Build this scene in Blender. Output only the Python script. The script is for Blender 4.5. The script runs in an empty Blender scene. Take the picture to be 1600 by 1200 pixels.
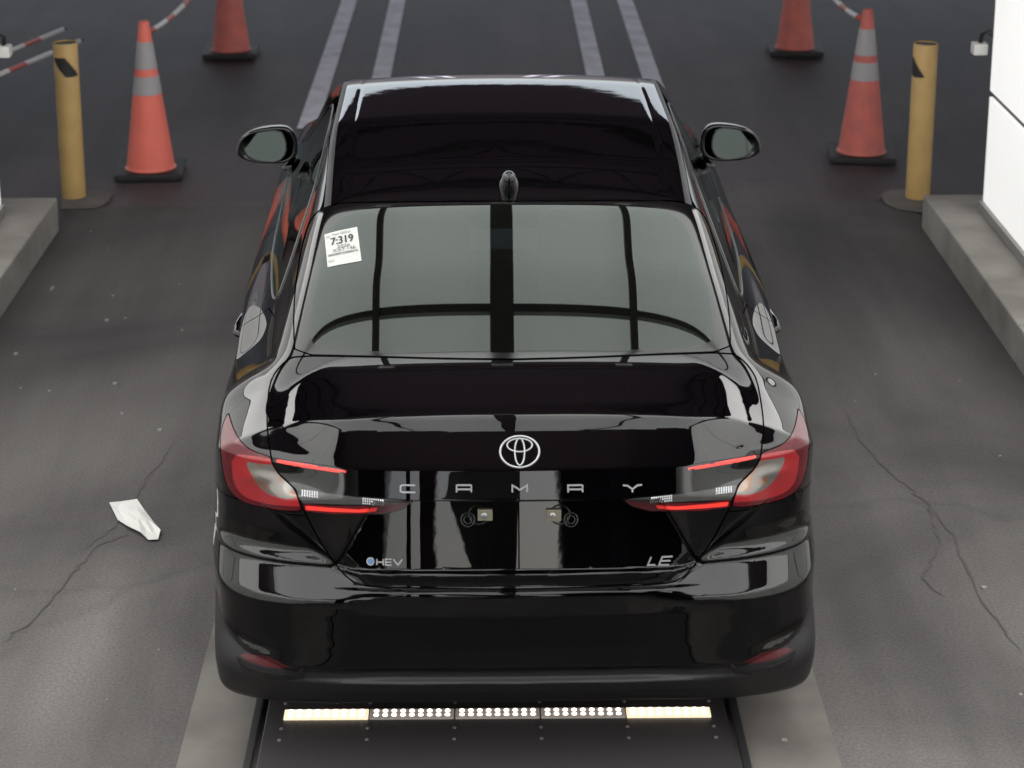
import bpy, math, random
import numpy as np
from mathutils import Vector, Matrix
random.seed(4); rng = np.random.default_rng(4)
SC = bpy.context.scene
COL = SC.collection
R = math.radians
EXPO = 2.2; EK = 2**-EXPO          # emission of lamps is given for exposure 0
MIR_YAW, MIR_TILT = -.18, .14

# ------------------------------------------------------------------ camera
# x right, y forward (driving direction), z up; origin under the rear bumper of the car
FPX, PU, PV = 3300.0, 800.0, 300.0
CH = 3.30
TH = math.atan(940.0/FPX)                         # pitch below the horizon
PSI = math.atan(75.0*math.cos(TH)/FPX)            # pan to the right of the car's axis
CD = 5.4212
CAM = np.array([-0.134, -CD, CH])
FW = np.array([math.sin(PSI)*math.cos(TH), math.cos(PSI)*math.cos(TH), -math.sin(TH)])
RT = np.array([math.cos(PSI), -math.sin(PSI), 0.0])
UP = np.cross(RT, FW)
cd = bpy.data.cameras.new('camera')
cam = bpy.data.objects.new('camera', cd); COL.objects.link(cam)
cam.matrix_world = Matrix(((RT[0], UP[0], -FW[0], CAM[0]), (RT[1], UP[1], -FW[1], CAM[1]),
                           (RT[2], UP[2], -FW[2], CAM[2]), (0, 0, 0, 1)))
cd.sensor_width = 36.0
cd.lens = 36.0*FPX/1600.0
cd.shift_y = -(600.0-PV)/1600.0
cd.clip_start = 0.1; cd.clip_end = 1500.0
cd.dof.use_dof = True; cd.dof.focus_distance = 6.9; cd.dof.aperture_fstop = 4.0
SC.camera = cam
SC.render.resolution_x = 1024; SC.render.resolution_y = 768

# ------------------------------------------------------------------ world and sun
W = bpy.data.worlds.new('World'); SC.world = W; W.use_nodes = True
wn = W.node_tree.nodes; wl = W.node_tree.links
for n in list(wn): wn.remove(n)
out = wn.new('ShaderNodeOutputWorld'); bg = wn.new('ShaderNodeBackground')
sky = wn.new('ShaderNodeTexSky'); sky.sky_type = 'NISHITA'; sky.sun_disc = False
sky.sun_elevation = R(38); sky.sun_rotation = R(150); sky.dust_density = 3.0; sky.air_density = 1.0
bg.inputs['Strength'].default_value = 0.078
hs = wn.new('ShaderNodeHueSaturation'); hs.inputs['Saturation'].default_value = .35
wl.new(sky.outputs[0], hs.inputs['Color']); wl.new(hs.outputs[0], bg.inputs[0]); wl.new(bg.outputs[0], out.inputs[0])
sd = bpy.data.lights.new('sun', 'SUN'); sun = bpy.data.objects.new('sun', sd); COL.objects.link(sun)
sd.energy = 1.2; sd.angle = R(12); sd.color = (1, .96, .9)
_el, _az = R(38), R(150)
_d = Vector((math.sin(_az)*math.cos(_el), math.cos(_az)*math.cos(_el), math.sin(_el)))
sun.rotation_euler = _d.to_track_quat('Z', 'Y').to_euler(); sun.location = (0, -20, 30)
SC.view_settings.view_transform = 'Standard'; SC.view_settings.look = 'None'
SC.view_settings.exposure = EXPO; SC.view_settings.gamma = 1.0; SC.view_settings.use_curve_mapping = False
SC.render.engine = 'CYCLES'
SC.cycles.max_bounces = 8; SC.cycles.transparent_max_bounces = 8

# ------------------------------------------------------------------ projection helpers (numpy)
def project(p):
    d = np.asarray(p, float) - CAM
    z = d @ FW
    return PU+FPX*(d @ RT)/z, PV-FPX*(d @ UP)/z
def ray(u, v):
    return FW + RT*((u-PU)/FPX) - UP*((v-PV)/FPX)

# ------------------------------------------------------------------ materials
MATS = {}
def mat(name, base=(.5, .5, .5), rough=.5, metal=0., ior=1.5, coat=0., emis=None, es=0., spec=None, bump=None, cr=.03):
    m = bpy.data.materials.new(name); m.use_nodes = True; MATS[name] = m
    b = m.node_tree.nodes['Principled BSDF']
    b.inputs['Base Color'].default_value = (*base, 1); b.inputs['Roughness'].default_value = rough
    b.inputs['Metallic'].default_value = metal; b.inputs['IOR'].default_value = ior
    b.inputs['Coat Weight'].default_value = coat; b.inputs['Coat Roughness'].default_value = cr
    if spec is not None: b.inputs['Specular IOR Level'].default_value = spec
    if emis: b.inputs['Emission Color'].default_value = (*emis, 1); b.inputs['Emission Strength'].default_value = es*EK
    if bump:
        n = m.node_tree.nodes; l = m.node_tree.links
        t = n.new('ShaderNodeTexNoise'); t.inputs['Scale'].default_value = bump[0]; t.inputs['Detail'].default_value = 4
        c = n.new('ShaderNodeTexCoord'); l.new(c.outputs['Object'], t.inputs[0])
        bp = n.new('ShaderNodeBump'); bp.inputs['Strength'].default_value = bump[1]; bp.inputs['Distance'].default_value = bump[2]
        l.new(t.outputs[0], bp.inputs['Height']); l.new(bp.outputs[0], b.inputs['Normal'])
    return m
def noisy(m, c1, c2, scale, detail=6, lo=.35, hi=.65, rough=None, mapping=None, dist=0.):
    """mix two base colours with a noise; returns nodes for more layers"""
    n = m.node_tree.nodes; l = m.node_tree.links; b = n['Principled BSDF']
    c = n.new('ShaderNodeTexCoord'); mp = n.new('ShaderNodeMapping')
    if mapping: mp.inputs['Scale'].default_value = mapping
    l.new(c.outputs['Object'], mp.inputs[0])
    t = n.new('ShaderNodeTexNoise'); t.inputs['Scale'].default_value = scale; t.inputs['Detail'].default_value = detail
    t.inputs['Distortion'].default_value = dist
    l.new(mp.outputs[0], t.inputs[0])
    mr = n.new('ShaderNodeMapRange'); mr.inputs[1].default_value = lo; mr.inputs[2].default_value = hi
    l.new(t.outputs[0], mr.inputs[0])
    mx = n.new('ShaderNodeMix'); mx.data_type = 'RGBA'
    mx.inputs[6].default_value = (*c1, 1); mx.inputs[7].default_value = (*c2, 1)
    l.new(mr.outputs[0], mx.inputs[0]); l.new(mx.outputs[2], b.inputs['Base Color'])
    return mx, mp

paint = mat('black_paint', (.0008, .0006, .0009), .012, ior=1.50, bump=(5, .35, .0005))
trim_line = mat('window_line', (.03, .03, .03), .3)
dark = mat('dark_gap', (.002, .002, .002), .8, spec=.1)
trim = mat('satin_trim', (.008, .007, .008), .45, bump=(900, .15, .001))
rubber = mat('rubber', (.012, .012, .012), .65, bump=(300, .2, .001))
gloss = mat('gloss_black', (.002, .002, .002), .08, ior=1.55)
chrome = mat('chrome', (.46, .46, .48), .28, metal=.8)
dchrome = mat('dark_chrome', (.25, .25, .26), .22, metal=1.)
red_lens = mat('red_lens', (.30, .008, .012), .25, ior=1.5, coat=1.)
red_dark = mat('dark_red_lens', (.085, .004, .008), .22, ior=1.42, coat=.25)
red_strip = mat('red_strip', (.75, .03, .02), .4, coat=1., emis=(1, .06, .04), es=.22)
red_reflex = mat('red_reflector', (.075, .006, .009), .4, coat=.3)
clear_refl = mat('clear_reflector', (.42, .38, .33), .3, metal=.5, coat=1.)

rev_m = mat('reversing_lens', (.05, .05, .05), .12, ior=1.6)
mirror_m = mat('mirror_glass', (.062, .074, .07), .01, metal=1.)

noisy(clear_refl, (.26, .11, .05), (.20, .185, .17), 22, 3, .36, .52)
def glass_mat(name, tint, ior=1.55):
    m = bpy.data.materials.new(name); m.use_nodes = True; MATS[name] = m
    n = m.node_tree.nodes; l = m.node_tree.links
    for x in list(n): n.remove(x)
    o = n.new('ShaderNodeOutputMaterial'); g = n.new('ShaderNodeBsdfGlossy'); g.inputs['Roughness'].default_value = .004
    g.inputs['Color'].default_value = (.93, 1, .95, 1)
    t = n.new('ShaderNodeBsdfTransparent'); t.inputs['Color'].default_value = (*tint, 1)
    f = n.new('ShaderNodeFresnel'); f.inputs['IOR'].default_value = ior
    mx = n.new('ShaderNodeMixShader'); l.new(f.outputs[0], mx.inputs[0]); l.new(t.outputs[0], mx.inputs[1]); l.new(g.outputs[0], mx.inputs[2])
    l.new(mx.outputs[0], o.inputs[0]); return m
glass = glass_mat('tinted_glass', (.03, .037, .034), 1.54)

# ------------------------------------------------------------------ object helpers
def link(o, parent=None):
    COL.objects.link(o)
    if parent is not None: o.parent = parent
    return o
def tag(o, label=None, cat=None, group=None, kind=None):
    if label: o['label'] = label
    if cat: o['category'] = cat
    if group: o['group'] = group
    if kind: o['kind'] = kind
    return o
def meshobj(name, V, F, m, parent=None, smooth=False, normals=None):
    me = bpy.data.meshes.new(name)
    if isinstance(F, np.ndarray):
        V = np.asarray(V, np.float32); k = F.shape[1]
        me.vertices.add(len(V)); me.vertices.foreach_set('co', V.ravel())
        me.loops.add(F.size); me.loops.foreach_set('vertex_index', F.astype(np.int32).ravel())
        me.polygons.add(len(F)); me.polygons.foreach_set('loop_start', np.arange(0, F.size, k, dtype=np.int32))
        me.polygons.foreach_set('loop_total', np.full(len(F), k, np.int32))
        me.update(calc_edges=True); me.validate()
    else:
        me.from_pydata([tuple(map(float, v)) for v in V], [], [tuple(int(i) for i in f) for f in F]); me.update()
    if smooth or normals is not None:
        me.polygons.foreach_set('use_smooth', np.ones(len(me.polygons), bool))
    if normals is not None:
        me.normals_split_custom_set_from_vertices([tuple(map(float, n)) for n in normals])
    for mm in (m if isinstance(m, (list, tuple)) else [m]): me.materials.append(mm)
    o = bpy.data.objects.new(name, me)
    return link(o, parent)
def empty(name, loc=(0, 0, 0), rz=0.):
    o = bpy.data.objects.new(name, None); o.empty_display_size = .2
    o.location = loc; o.rotation_euler = (0, 0, rz); COL.objects.link(o); return o
def copy_tree(o, parent=None):
    c = o.copy(); COL.objects.link(c)
    if parent is not None: c.parent = parent
    for ch in o.children: copy_tree(ch, c)
    return c

class MB:
    """collects boxes, tubes, lathes into one mesh"""
    def __init__(s): s.V = []; s.F = []; s.M = []
    def add(s, V, F, mi=0):
        b = len(s.V); s.V += [tuple(v) for v in V]; s.F += [tuple(i+b for i in f) for f in F]; s.M += [mi]*len(F); return s
    def box(s, x0, x1, y0, y1, z0, z1, bev=0., mi=0):
        if bev <= 0:
            V = [(x, y, z) for z in (z0, z1) for y in (y0, y1) for x in (x0, x1)]
            return s.add(V, [(0, 2, 3, 1), (4, 5, 7, 6), (0, 1, 5, 4), (2, 6, 7, 3), (0, 4, 6, 2), (1, 3, 7, 5)], mi)
        import bmesh
        bm = bmesh.new(); bmesh.ops.create_cube(bm, size=1)
        for v in bm.verts: v.co = Vector((x0+(v.co.x+.5)*(x1-x0), y0+(v.co.y+.5)*(y1-y0), z0+(v.co.z+.5)*(z1-z0)))
        bmesh.ops.bevel(bm, geom=bm.edges[:], offset=bev, segments=2, affect='EDGES', profile=.6)
        bm.verts.index_update()
        V = [tuple(v.co) for v in bm.verts]; F = [tuple(v.index for v in f.verts) for f in bm.faces]; bm.free()
        return s.add(V, F, mi)
    def tube(s, pts, r, n=8, mi=0, cap=True):
        pts = [Vector(p) for p in pts]; rr = r if isinstance(r, (list, tuple)) else [r]*len(pts)
        V = []; F = []; a = None
        for i, p in enumerate(pts):
            t = (pts[min(i+1, len(pts)-1)]-pts[max(i-1, 0)]).normalized()
            if a is None: a = t.orthogonal().normalized()
            a = (a - t*a.dot(t)).normalized(); b = t.cross(a)
            for k in range(n):
                q = 2*math.pi*k/n; V.append(p+(a*math.cos(q)+b*math.sin(q))*rr[i])
        for i in range(len(pts)-1):
            for k in range(n):
                k2 = (k+1) % n; F.append((i*n+k, i*n+k2, (i+1)*n+k2, (i+1)*n+k))
        if cap: F.append(tuple(range(n-1, -1, -1))); F.append(tuple(range((len(pts)-1)*n, len(pts)*n)))
        return s.add(V, F, mi)
    def lathe(s, prof, n=48, c=(0, 0), mi=0, cap=True):
        V = []; F = []
        for r, z in prof:
            for k in range(n):
                q = 2*math.pi*k/n; V.append((c[0]+r*math.cos(q), c[1]+r*math.sin(q), z))
        for i in range(len(prof)-1):
            for k in range(n):
                k2 = (k+1) % n; F.append((i*n+k, i*n+k2, (i+1)*n+k2, (i+1)*n+k))
        if cap:
            if prof[0][0] > 1e-6: F.append(tuple(range(n-1, -1, -1)))
            if prof[-1][0] > 1e-6: F.append(tuple(range((len(prof)-1)*n, len(prof)*n)))
        return s.add(V, F, mi)
    def build(s, name, m, parent=None, smooth=False, auto=None):
        o = meshobj(name, s.V, s.F, m, parent, smooth)
        if any(s.M): o.data.polygons.foreach_set('material_index', s.M)
        if auto: 
            o.data.polygons.foreach_set('use_smooth', np.ones(len(o.data.polygons), bool)); o.data.set_sharp_from_angle(angle=R(auto))
        return o

# ------------------------------------------------------------------ bay and ground (lane frame: X right, Y forward from under the camera)
BETA = math.atan(32*math.cos(TH)/FPX)
LANE = Matrix.Translation((CAM[0], CAM[1], 0)) @ Matrix.Rotation(-BETA, 4, 'Z')
def lane(o): o.matrix_world = LANE @ o.matrix_world; return o
def lane_pt(X, Y, Z=0): return LANE @ Vector((X, Y, Z))

def asphalt_look(m, c1, c2, sc):
    # worn asphalt: broad patches, stretched tyre wear, fine stone grain and a rough surface
    mx, mp = noisy(m, c1, c2, sc, 9, .34, .66, dist=.8)
    n = m.node_tree.nodes; l = m.node_tree.links; b = n['Principled BSDF']
    m2 = n.new('ShaderNodeMapping'); m2.inputs['Scale'].default_value = (3.2, .35, 1); tc = n.new('ShaderNodeTexCoord'); l.new(tc.outputs['Object'], m2.inputs[0])
    t2 = n.new('ShaderNodeTexNoise'); t2.inputs['Scale'].default_value = 1.0; t2.inputs['Detail'].default_value = 6; l.new(m2.outputs[0], t2.inputs[0])
    r2 = n.new('ShaderNodeMapRange'); r2.inputs[1].default_value = .35; r2.inputs[2].default_value = .7; r2.inputs[3].default_value = .72; r2.inputs[4].default_value = 1.18; l.new(t2.outputs[0], r2.inputs[0])
    t3 = n.new('ShaderNodeTexNoise'); t3.inputs['Scale'].default_value = 95; t3.inputs['Detail'].default_value = 3; l.new(tc.outputs['Object'], t3.inputs[0])
    r3 = n.new('ShaderNodeMapRange'); r3.inputs[1].default_value = .3; r3.inputs[2].default_value = .7; r3.inputs[3].default_value = .78; r3.inputs[4].default_value = 1.22; l.new(t3.outputs[0], r3.inputs[0])
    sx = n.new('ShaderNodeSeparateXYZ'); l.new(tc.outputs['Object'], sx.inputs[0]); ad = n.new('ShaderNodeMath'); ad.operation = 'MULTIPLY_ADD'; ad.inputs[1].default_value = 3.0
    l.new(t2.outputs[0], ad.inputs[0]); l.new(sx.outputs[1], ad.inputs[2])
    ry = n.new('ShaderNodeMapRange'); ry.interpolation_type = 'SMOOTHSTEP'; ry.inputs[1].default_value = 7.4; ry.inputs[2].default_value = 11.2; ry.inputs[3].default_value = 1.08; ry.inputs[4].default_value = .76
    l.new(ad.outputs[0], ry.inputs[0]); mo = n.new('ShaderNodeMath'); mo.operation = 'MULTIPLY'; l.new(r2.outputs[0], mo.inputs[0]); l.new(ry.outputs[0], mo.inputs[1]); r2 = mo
    v = n.new('ShaderNodeTexVoronoi'); v.feature = 'DISTANCE_TO_EDGE'; v.inputs['Scale'].default_value = .42
    w = n.new('ShaderNodeTexNoise'); w.inputs['Scale'].default_value = 2.2; w.inputs['Detail'].default_value = 8; l.new(tc.outputs['Object'], w.inputs[0])
    wm = n.new('ShaderNodeMix'); wm.data_type = 'VECTOR'; wm.inputs[0].default_value = .45; l.new(tc.outputs['Object'], wm.inputs[4]); l.new(w.outputs[1], wm.inputs[5]); l.new(wm.outputs[1], v.inputs[0])
    rv = n.new('ShaderNodeMapRange'); rv.inputs[1].default_value = .0; rv.inputs[2].default_value = .012; rv.inputs[3].default_value = .85; rv.inputs[4].default_value = 1.0; l.new(v.outputs[0], rv.inputs[0])
    a = n.new('ShaderNodeMath'); a.operation = 'MULTIPLY'; l.new(r2.outputs[0], a.inputs[0]); l.new(r3.outputs[0], a.inputs[1])
    a2 = n.new('ShaderNodeMath'); a2.operation = 'MULTIPLY'; l.new(a.outputs[0], a2.inputs[0]); l.new(rv.outputs[0], a2.inputs[1])
    s = n.new('ShaderNodeVectorMath'); s.operation = 'SCALE'; l.new(mx.outputs[2], s.inputs[0]); l.new(a2.outputs[0], s.inputs[3]); l.new(s.outputs[0], b.inputs['Base Color'])
    bp = n.new('ShaderNodeBump'); bp.inputs['Strength'].default_value = .4; bp.inputs['Distance'].default_value = .003; l.new(t3.outputs[0], bp.inputs['Height']); l.new(bp.outputs[0], b.inputs['Normal'])
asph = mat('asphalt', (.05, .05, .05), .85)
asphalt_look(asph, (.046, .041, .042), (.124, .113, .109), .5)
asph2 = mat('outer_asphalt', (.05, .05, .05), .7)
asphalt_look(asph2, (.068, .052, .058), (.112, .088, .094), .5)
conc = mat('concrete', (.3, .29, .27), .85); noisy(conc, (.20, .185, .168), (.31, .29, .265), 3, 8, .35, .65)
paintline = mat('worn_white_paint', (.3, .3, .32), .7); noisy(paintline, (.55, .54, .60), (.82, .80, .88), 5, 8, .3, .6)
panel_lit = mat('lit_panel', (.8, .8, .8), .6, emis=(1, .985, .955), es=.56)
panel_top = mat('lit_panel_top', (.8, .8, .8), .6, emis=(1, .99, .97), es=2.8)
ceil_lit = mat('lit_ceiling', (.8, .8, .8), .6, emis=(.96, 1, .97), es=2.15)
frame_m = mat('black_frame', (.02, .02, .021), .5)
roof_m = mat('dark_roof', (.34, .27, .31), .8)
steel_m = mat('dark_steel', (.03, .028, .03), .6)
conc_d = mat('worn_concrete', (.2,.19,.17), .85); noisy(conc_d, (.100, .088, .080), (.165, .150, .136), 3, 8, .35, .65)
plate_m = mat('scanner_plate', (.05, .046, .048), .35, bump=(60, .1, .002))

def sheet(name, x0, x1, y0, y1, z, m, kind='structure', nx=1, ny=1):
    V = []; 
    for j in range(ny+1):
        for i in range(nx+1): V.append((x0+(x1-x0)*i/nx, y0+(y1-y0)*j/ny, z))
    Fc = [(j*(nx+1)+i, j*(nx+1)+i+1, (j+1)*(nx+1)+i+1, (j+1)*(nx+1)+i) for j in range(ny) for i in range(nx)]
    o = meshobj(name, V, Fc, m); lane(o)
    if kind: tag(o, kind=kind)
    return o
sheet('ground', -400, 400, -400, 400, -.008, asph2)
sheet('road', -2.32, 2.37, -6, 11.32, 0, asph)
for X in (-1.145, -.74, .775, 1.165):
    sheet('lane_line', X-.065, X+.065, 13.1, 40, -.004, paintline)
for s in (-1, 1):
    b = MB(); x0, x1 = sorted((s*(2.345 if s > 0 else 2.295), s*3.1)); [b.box(x0, x1, 10.88-2.1*(k+1)+.008, 10.88-2.1*k, -.02, .18, .012) for k in range(8)]
    o = b.build('kerb', conc); lane(o); tag(o, kind='structure')

def side_wall(s, label):
    root = empty('light_wall'); tag(root, label, 'wall')
    t0, t1 = (2.585, 2.66) if s > 0 else (2.515, 2.59); q = 0 if s > 0 else -.07
    for z0, z1 in ((.24, .80), (.83, 2.1), (2.13, 3.3)):
        for k in range(8):
            y1 = 10.54-k*1.6; y0 = y1-1.575
            b = MB(); x0, x1 = sorted((s*t0, s*t1)); b.box(x0, x1, y0, y1, z0, z1, .006); b.build('light_panel', panel_top if z0 > 2 else panel_lit, root)
    b = MB(); x0, x1 = sorted((s*(2.60+q), s*(2.72+q))); b.box(x0, x1, -2.3, 10.57, .20, 3.34); b.build('wall_frame', frame_m, root)
    b = MB(); x0, x1 = sorted((s*(2.57+q), s*(2.66+q))); b.box(x0, x1, -2.3, 10.56, .185, .235); b.build('bottom_rail', mats_al, root)
    lane(root)
    return root
mats_al = mat('aluminium', (.35, .34, .33), .4, metal=.6)
side_wall(-1, 'tall white lit wall panels standing on the left concrete kerb')
side_wall(1, 'tall white lit wall panels standing on the right concrete kerb')

cframe = mat('ceiling_frame', (.13, .125, .12), .6)
# lit ceiling above the car
ceil = empty('light_ceiling'); tag(ceil, 'overhead frame of lit ceiling panels spanning the bay above the car', 'ceiling light')
CY0, CY1, CZ = 1.2, 8.75, 3.42
xs = [-2.5, -.72, -.0, .72, 2.5]; xs = [-2.22, -.61, .07, .75, 2.30]
ysx = [CY0, 7.1, CY1]
for i in range(4):
    for j in range(2):
        b = MB(); b.box(xs[i], xs[i+1], ysx[j], ysx[j+1], CZ, CZ+.04); b.build('light_panel', ceil_lit, ceil)
for x, w in ((xs[0], .04), (xs[1], .045), (xs[2], .11), (xs[3], .045), (xs[4], .04)):
    b = MB(); b.box(x-w/2, x+w/2, CY0, CY1, CZ-.05, CZ+.05); b.build('frame_bar', cframe, ceil)
for y in ysx:
    b = MB(); b.box(xs[1], xs[3], y-.019, y+.019, CZ-.04, CZ+.046); b.box(xs[0], xs[1], y-.014, y+.014, CZ-.04, CZ+.046); b.box(xs[3], xs[-1], y-.014, y+.014, CZ-.04, CZ+.046); b.build('frame_bar', cframe, ceil)
for x in xs[1:4]:
    b = MB(); b.box(x-.055, x+.055, CY1+.03, CY1+.16, CZ-.26, CZ-.02); b.build('bracket', mats_al, ceil)
lane(ceil)

# canopy
can = empty('canopy'); tag(can, 'dark steel canopy roof with bar joists above the bay', 'canopy')
b = MB(); b.box(-20, 20, -9, 25.0, 4.9, 5.05); b.build('roof_deck', roof_m, can)
for k in range(8):
    Y = 9.6+k*1.5
    b = MB(); b.tube([(-13, Y, 4.75), (13, Y, 4.75)], .03, 6); b.tube([(-13, Y, 4.45), (13, Y, 4.45)], .025, 6)
    pts = [(-13+i*.45, Y, 4.47 if i % 2 else 4.73) for i in range(59)]; b.tube(pts, .012, 5)
    b.build('bar_joist', steel_m, can)
lane(can)
# ------------------------------------------------------------------ street furniture of the bay
orange = mat('cone_orange', (.62, .07, .035), .5); orange_d = mat('dim_cone_orange', (.36, .045, .03), .6)  # second orange is a darker copy; the far cones' dimmer light is in its colour
noisy(orange_d, (.60, .14, .11), (.42, .115, .10), 9, 6, .35, .7); noisy(orange, (.84, .18, .13), (.74, .155, .115), 6, 6, .35, .7)
band_m = mat('reflective_band', (.34, .33, .34), .45, bump=(160, .1, .001))
yellow = mat('bollard_yellow', (.50, .30, .075), .5); noisy(yellow, (.54, .35, .13), (.45, .29, .11), 8, 6, .4, .7)
def cone(label, X, Y, rz, m, group, top=.91):
    root = empty('traffic_cone'); tag(root, label, 'traffic cone', group)
    b = MB(); b.box(-.195, .195, -.195, .195, 0, .04, .010); b.build('cone_base', rubber, root)
    rad = lambda z: .142+(.029-.142)*(z-.04)/(top-.04)
    def seg(z0, z1, e=0): return [(rad(z0)+e, z0), (rad(z1)+e, z1)]
    b = MB(); b.lathe([(.150, .04), (rad(.05), .05)]+[(rad(z), z) for z in np.linspace(.06, top-.005, 24)]+[(rad(top)-.006, top), (.012, top), (.012, top-.05)], 40, cap=False); b.build('cone_body', m, root, auto=40)
    for z0, z1 in ((top-.275, top-.118), (top-.425, top-.318)):
        b = MB(); b.lathe([(rad(z0)-.001, z0), (rad(z0)+.002, z0), (rad(z1)+.002, z1), (rad(z1)-.001, z1)], 40, cap=False); b.build('reflective_band', band_m, root, auto=40)
    root.matrix_world = LANE @ Matrix.Translation((X, Y, 0)) @ Matrix.Rotation(rz, 4, 'Z')
    return root
G_ = 'traffic cones around the bay exit'
cone('bright orange cone between the left yellow bollard and the car mirror', -1.975, 12.02, R(4), orange, G_)
cone('darker orange cone beside the right yellow bollard', 2.27, 12.34, R(-6), orange_d, G_)
cone('far orange cone on the left, standing nearer the painted lane lines', -1.885, 15.33, R(2), orange_d, G_)
cone('far orange cone on the right, standing nearer the painted lane lines', 2.295, 15.36, R(-3), orange_d, G_)
def bollard(label, X, Y, rz):
    root = empty('bollard'); tag(root, label, 'bollard', 'yellow bollards at the bay corners')
    b = MB(); b.lathe([(.068, 0), (.068, .885), (.066, .89)], 36, cap=False); b.build('post', yellow, root, auto=40)
    b = MB(); b.lathe([(.0, .882), (.066, .882)], 30, cap=False); b.build('cap', frame_m, root)
    # black diamond wrapped on the tube
    V = []; Fc = []; n = 14
    for i in range(n+1):
        t = i/n; a = -1.15+2.3*t; h = .055*(1-abs(2*t-1))**.9; zc = .76-.05*(2*t-1)
        for s_ in (-1, 1): V.append((.0695*math.sin(a), -.0695*math.cos(a), zc+s_*h))
    Fc = [(2*i, 2*i+2, 2*i+3, 2*i+1) for i in range(n)]
    meshobj('black_mark', V, Fc, frame_m, root)
    root.matrix_world = LANE @ Matrix.Translation((X, Y, 0)) @ Matrix.Rotation(rz, 4, 'Z')
bollard('yellow bollard with a black diamond facing the car, at the left kerb end', -2.335, 11.52, R(6))
bollard('yellow bollard with its black mark turned aside, at the right kerb end', 2.435, 11.44, R(-75))
PADS = ([(96, 327), (150, 325), (168, 316), (177, 301), (150, 296), (120, 297), (98, 301)], [(1376, 303), (1382, 317), (1402, 327), (1446, 333), (1452, 306), (1425, 296), (1392, 296)])
stripe = mat('striped_tape', (.5, .5, .5), .5)
n_ = stripe.node_tree.nodes; l_ = stripe.node_tree.links
tc = n_.new('ShaderNodeTexCoord'); wv = n_.new('ShaderNodeTexWave'); wv.wave_type = 'BANDS'; wv.bands_direction = 'DIAGONAL'; wv.inputs['Scale'].default_value = 1.0
cr = n_.new('ShaderNodeValToRGB'); cr.color_ramp.interpolation = 'CONSTANT'; cr.color_ramp.elements[0].color = (.62, .6, .6, 1); cr.color_ramp.elements[1].position = .68; cr.color_ramp.elements[1].color = (.45, .08, .06, 1)
l_.new(tc.outputs['Object'], wv.inputs[0]); l_.new(wv.outputs[0], cr.inputs[0]); l_.new(cr.outputs[0], n_['Principled BSDF'].inputs['Base Color'])
def sag(name, label, a, b_, s_, cat, group):
    a = Vector(a); b_ = Vector(b_); pts = [a.lerp(b_, t)-Vector((0, 0, 4*s_*t*(1-t))) for t in np.linspace(0, 1, 20)]
    m = MB(); m.tube(pts, .016, 8); o = m.build(name, stripe, smooth=True); lane(o); tag(o, label, cat, group)
sag('cone_chain', 'sagging striped chain from the bright left cone to the far left cone', (-1.96, 12.03, .84), (-1.885, 15.33, .86), .10, 'chain', 'striped chains between the cones')
sag('cone_chain', 'sagging striped chain from the darker right cone to the far right cone', (2.23, 12.36, .85), (2.295, 15.36, .86), .10, 'chain', 'striped chains between the cones')
st = empty('barrier'); tag(st, 'pair of thin red and white rods reaching past the left bollard', 'barrier')
def lp(u, v, z):
    r = ray(u, v); p = CAM+r*((z-CH)/r[2]); return LANE.inverted() @ Vector(p)
for pl in PADS:
    V = [tuple(lp(u, v, .004)) for u, v in pl]; tag(lane(meshobj('concrete_pad', V, [tuple(range(len(V)))], conc_d)), kind='structure')
for (u0, v0), (u1, v1) in (((0, 86), (98, 46)), ((0, 116), (124, 64))):
    a = lp(u0, v0, .72); e = lp(u1, v1, .72); d = (e-a).normalized()
    b = MB(); b.tube([a-d*1.1, e], .016, 8); b.build('rod', stripe, st, smooth=True)
    b = MB(); b.tube([e, e+d*.06], [.014, .006], 8); b.build('rod_tip', frame_m, st, smooth=True)
a = lp(0, 100, .72)-(lp(100, 55, .72)-lp(0, 100, .72)).normalized()*1.1
b = MB(); b.box(a.x-.06, a.x+.06, a.y-.25, a.y+.25, 0, .76, .01); b.build('post', frame_m, st)
lane(st)
for s_, X, lab in ((-1, -2.47, 'small white sensor box on the edge of the left light wall'), (1, 2.545, 'small white sensor box on the edge of the right light wall')):
    rt = empty('sensor'); tag(rt, lab, 'sensor', 'sensor boxes on the light walls')
    b = MB(); b.box(X-.04, X+.035, 10.60, 10.68, 1.0, 1.06, .008); b.build('sensor_body', mat('off_white', (.6, .59, .56), .5), rt)
    b = MB(); b.tube([(X, 10.64, 1.06), (X+.005, 10.64, 1.11), (X+.03*s_, 10.6, 1.13), (X+.08*s_, 10.57, 1.08)], .012, 8); b.build('bracket', frame_m, rt, smooth=True)
    lane(rt)

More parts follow.
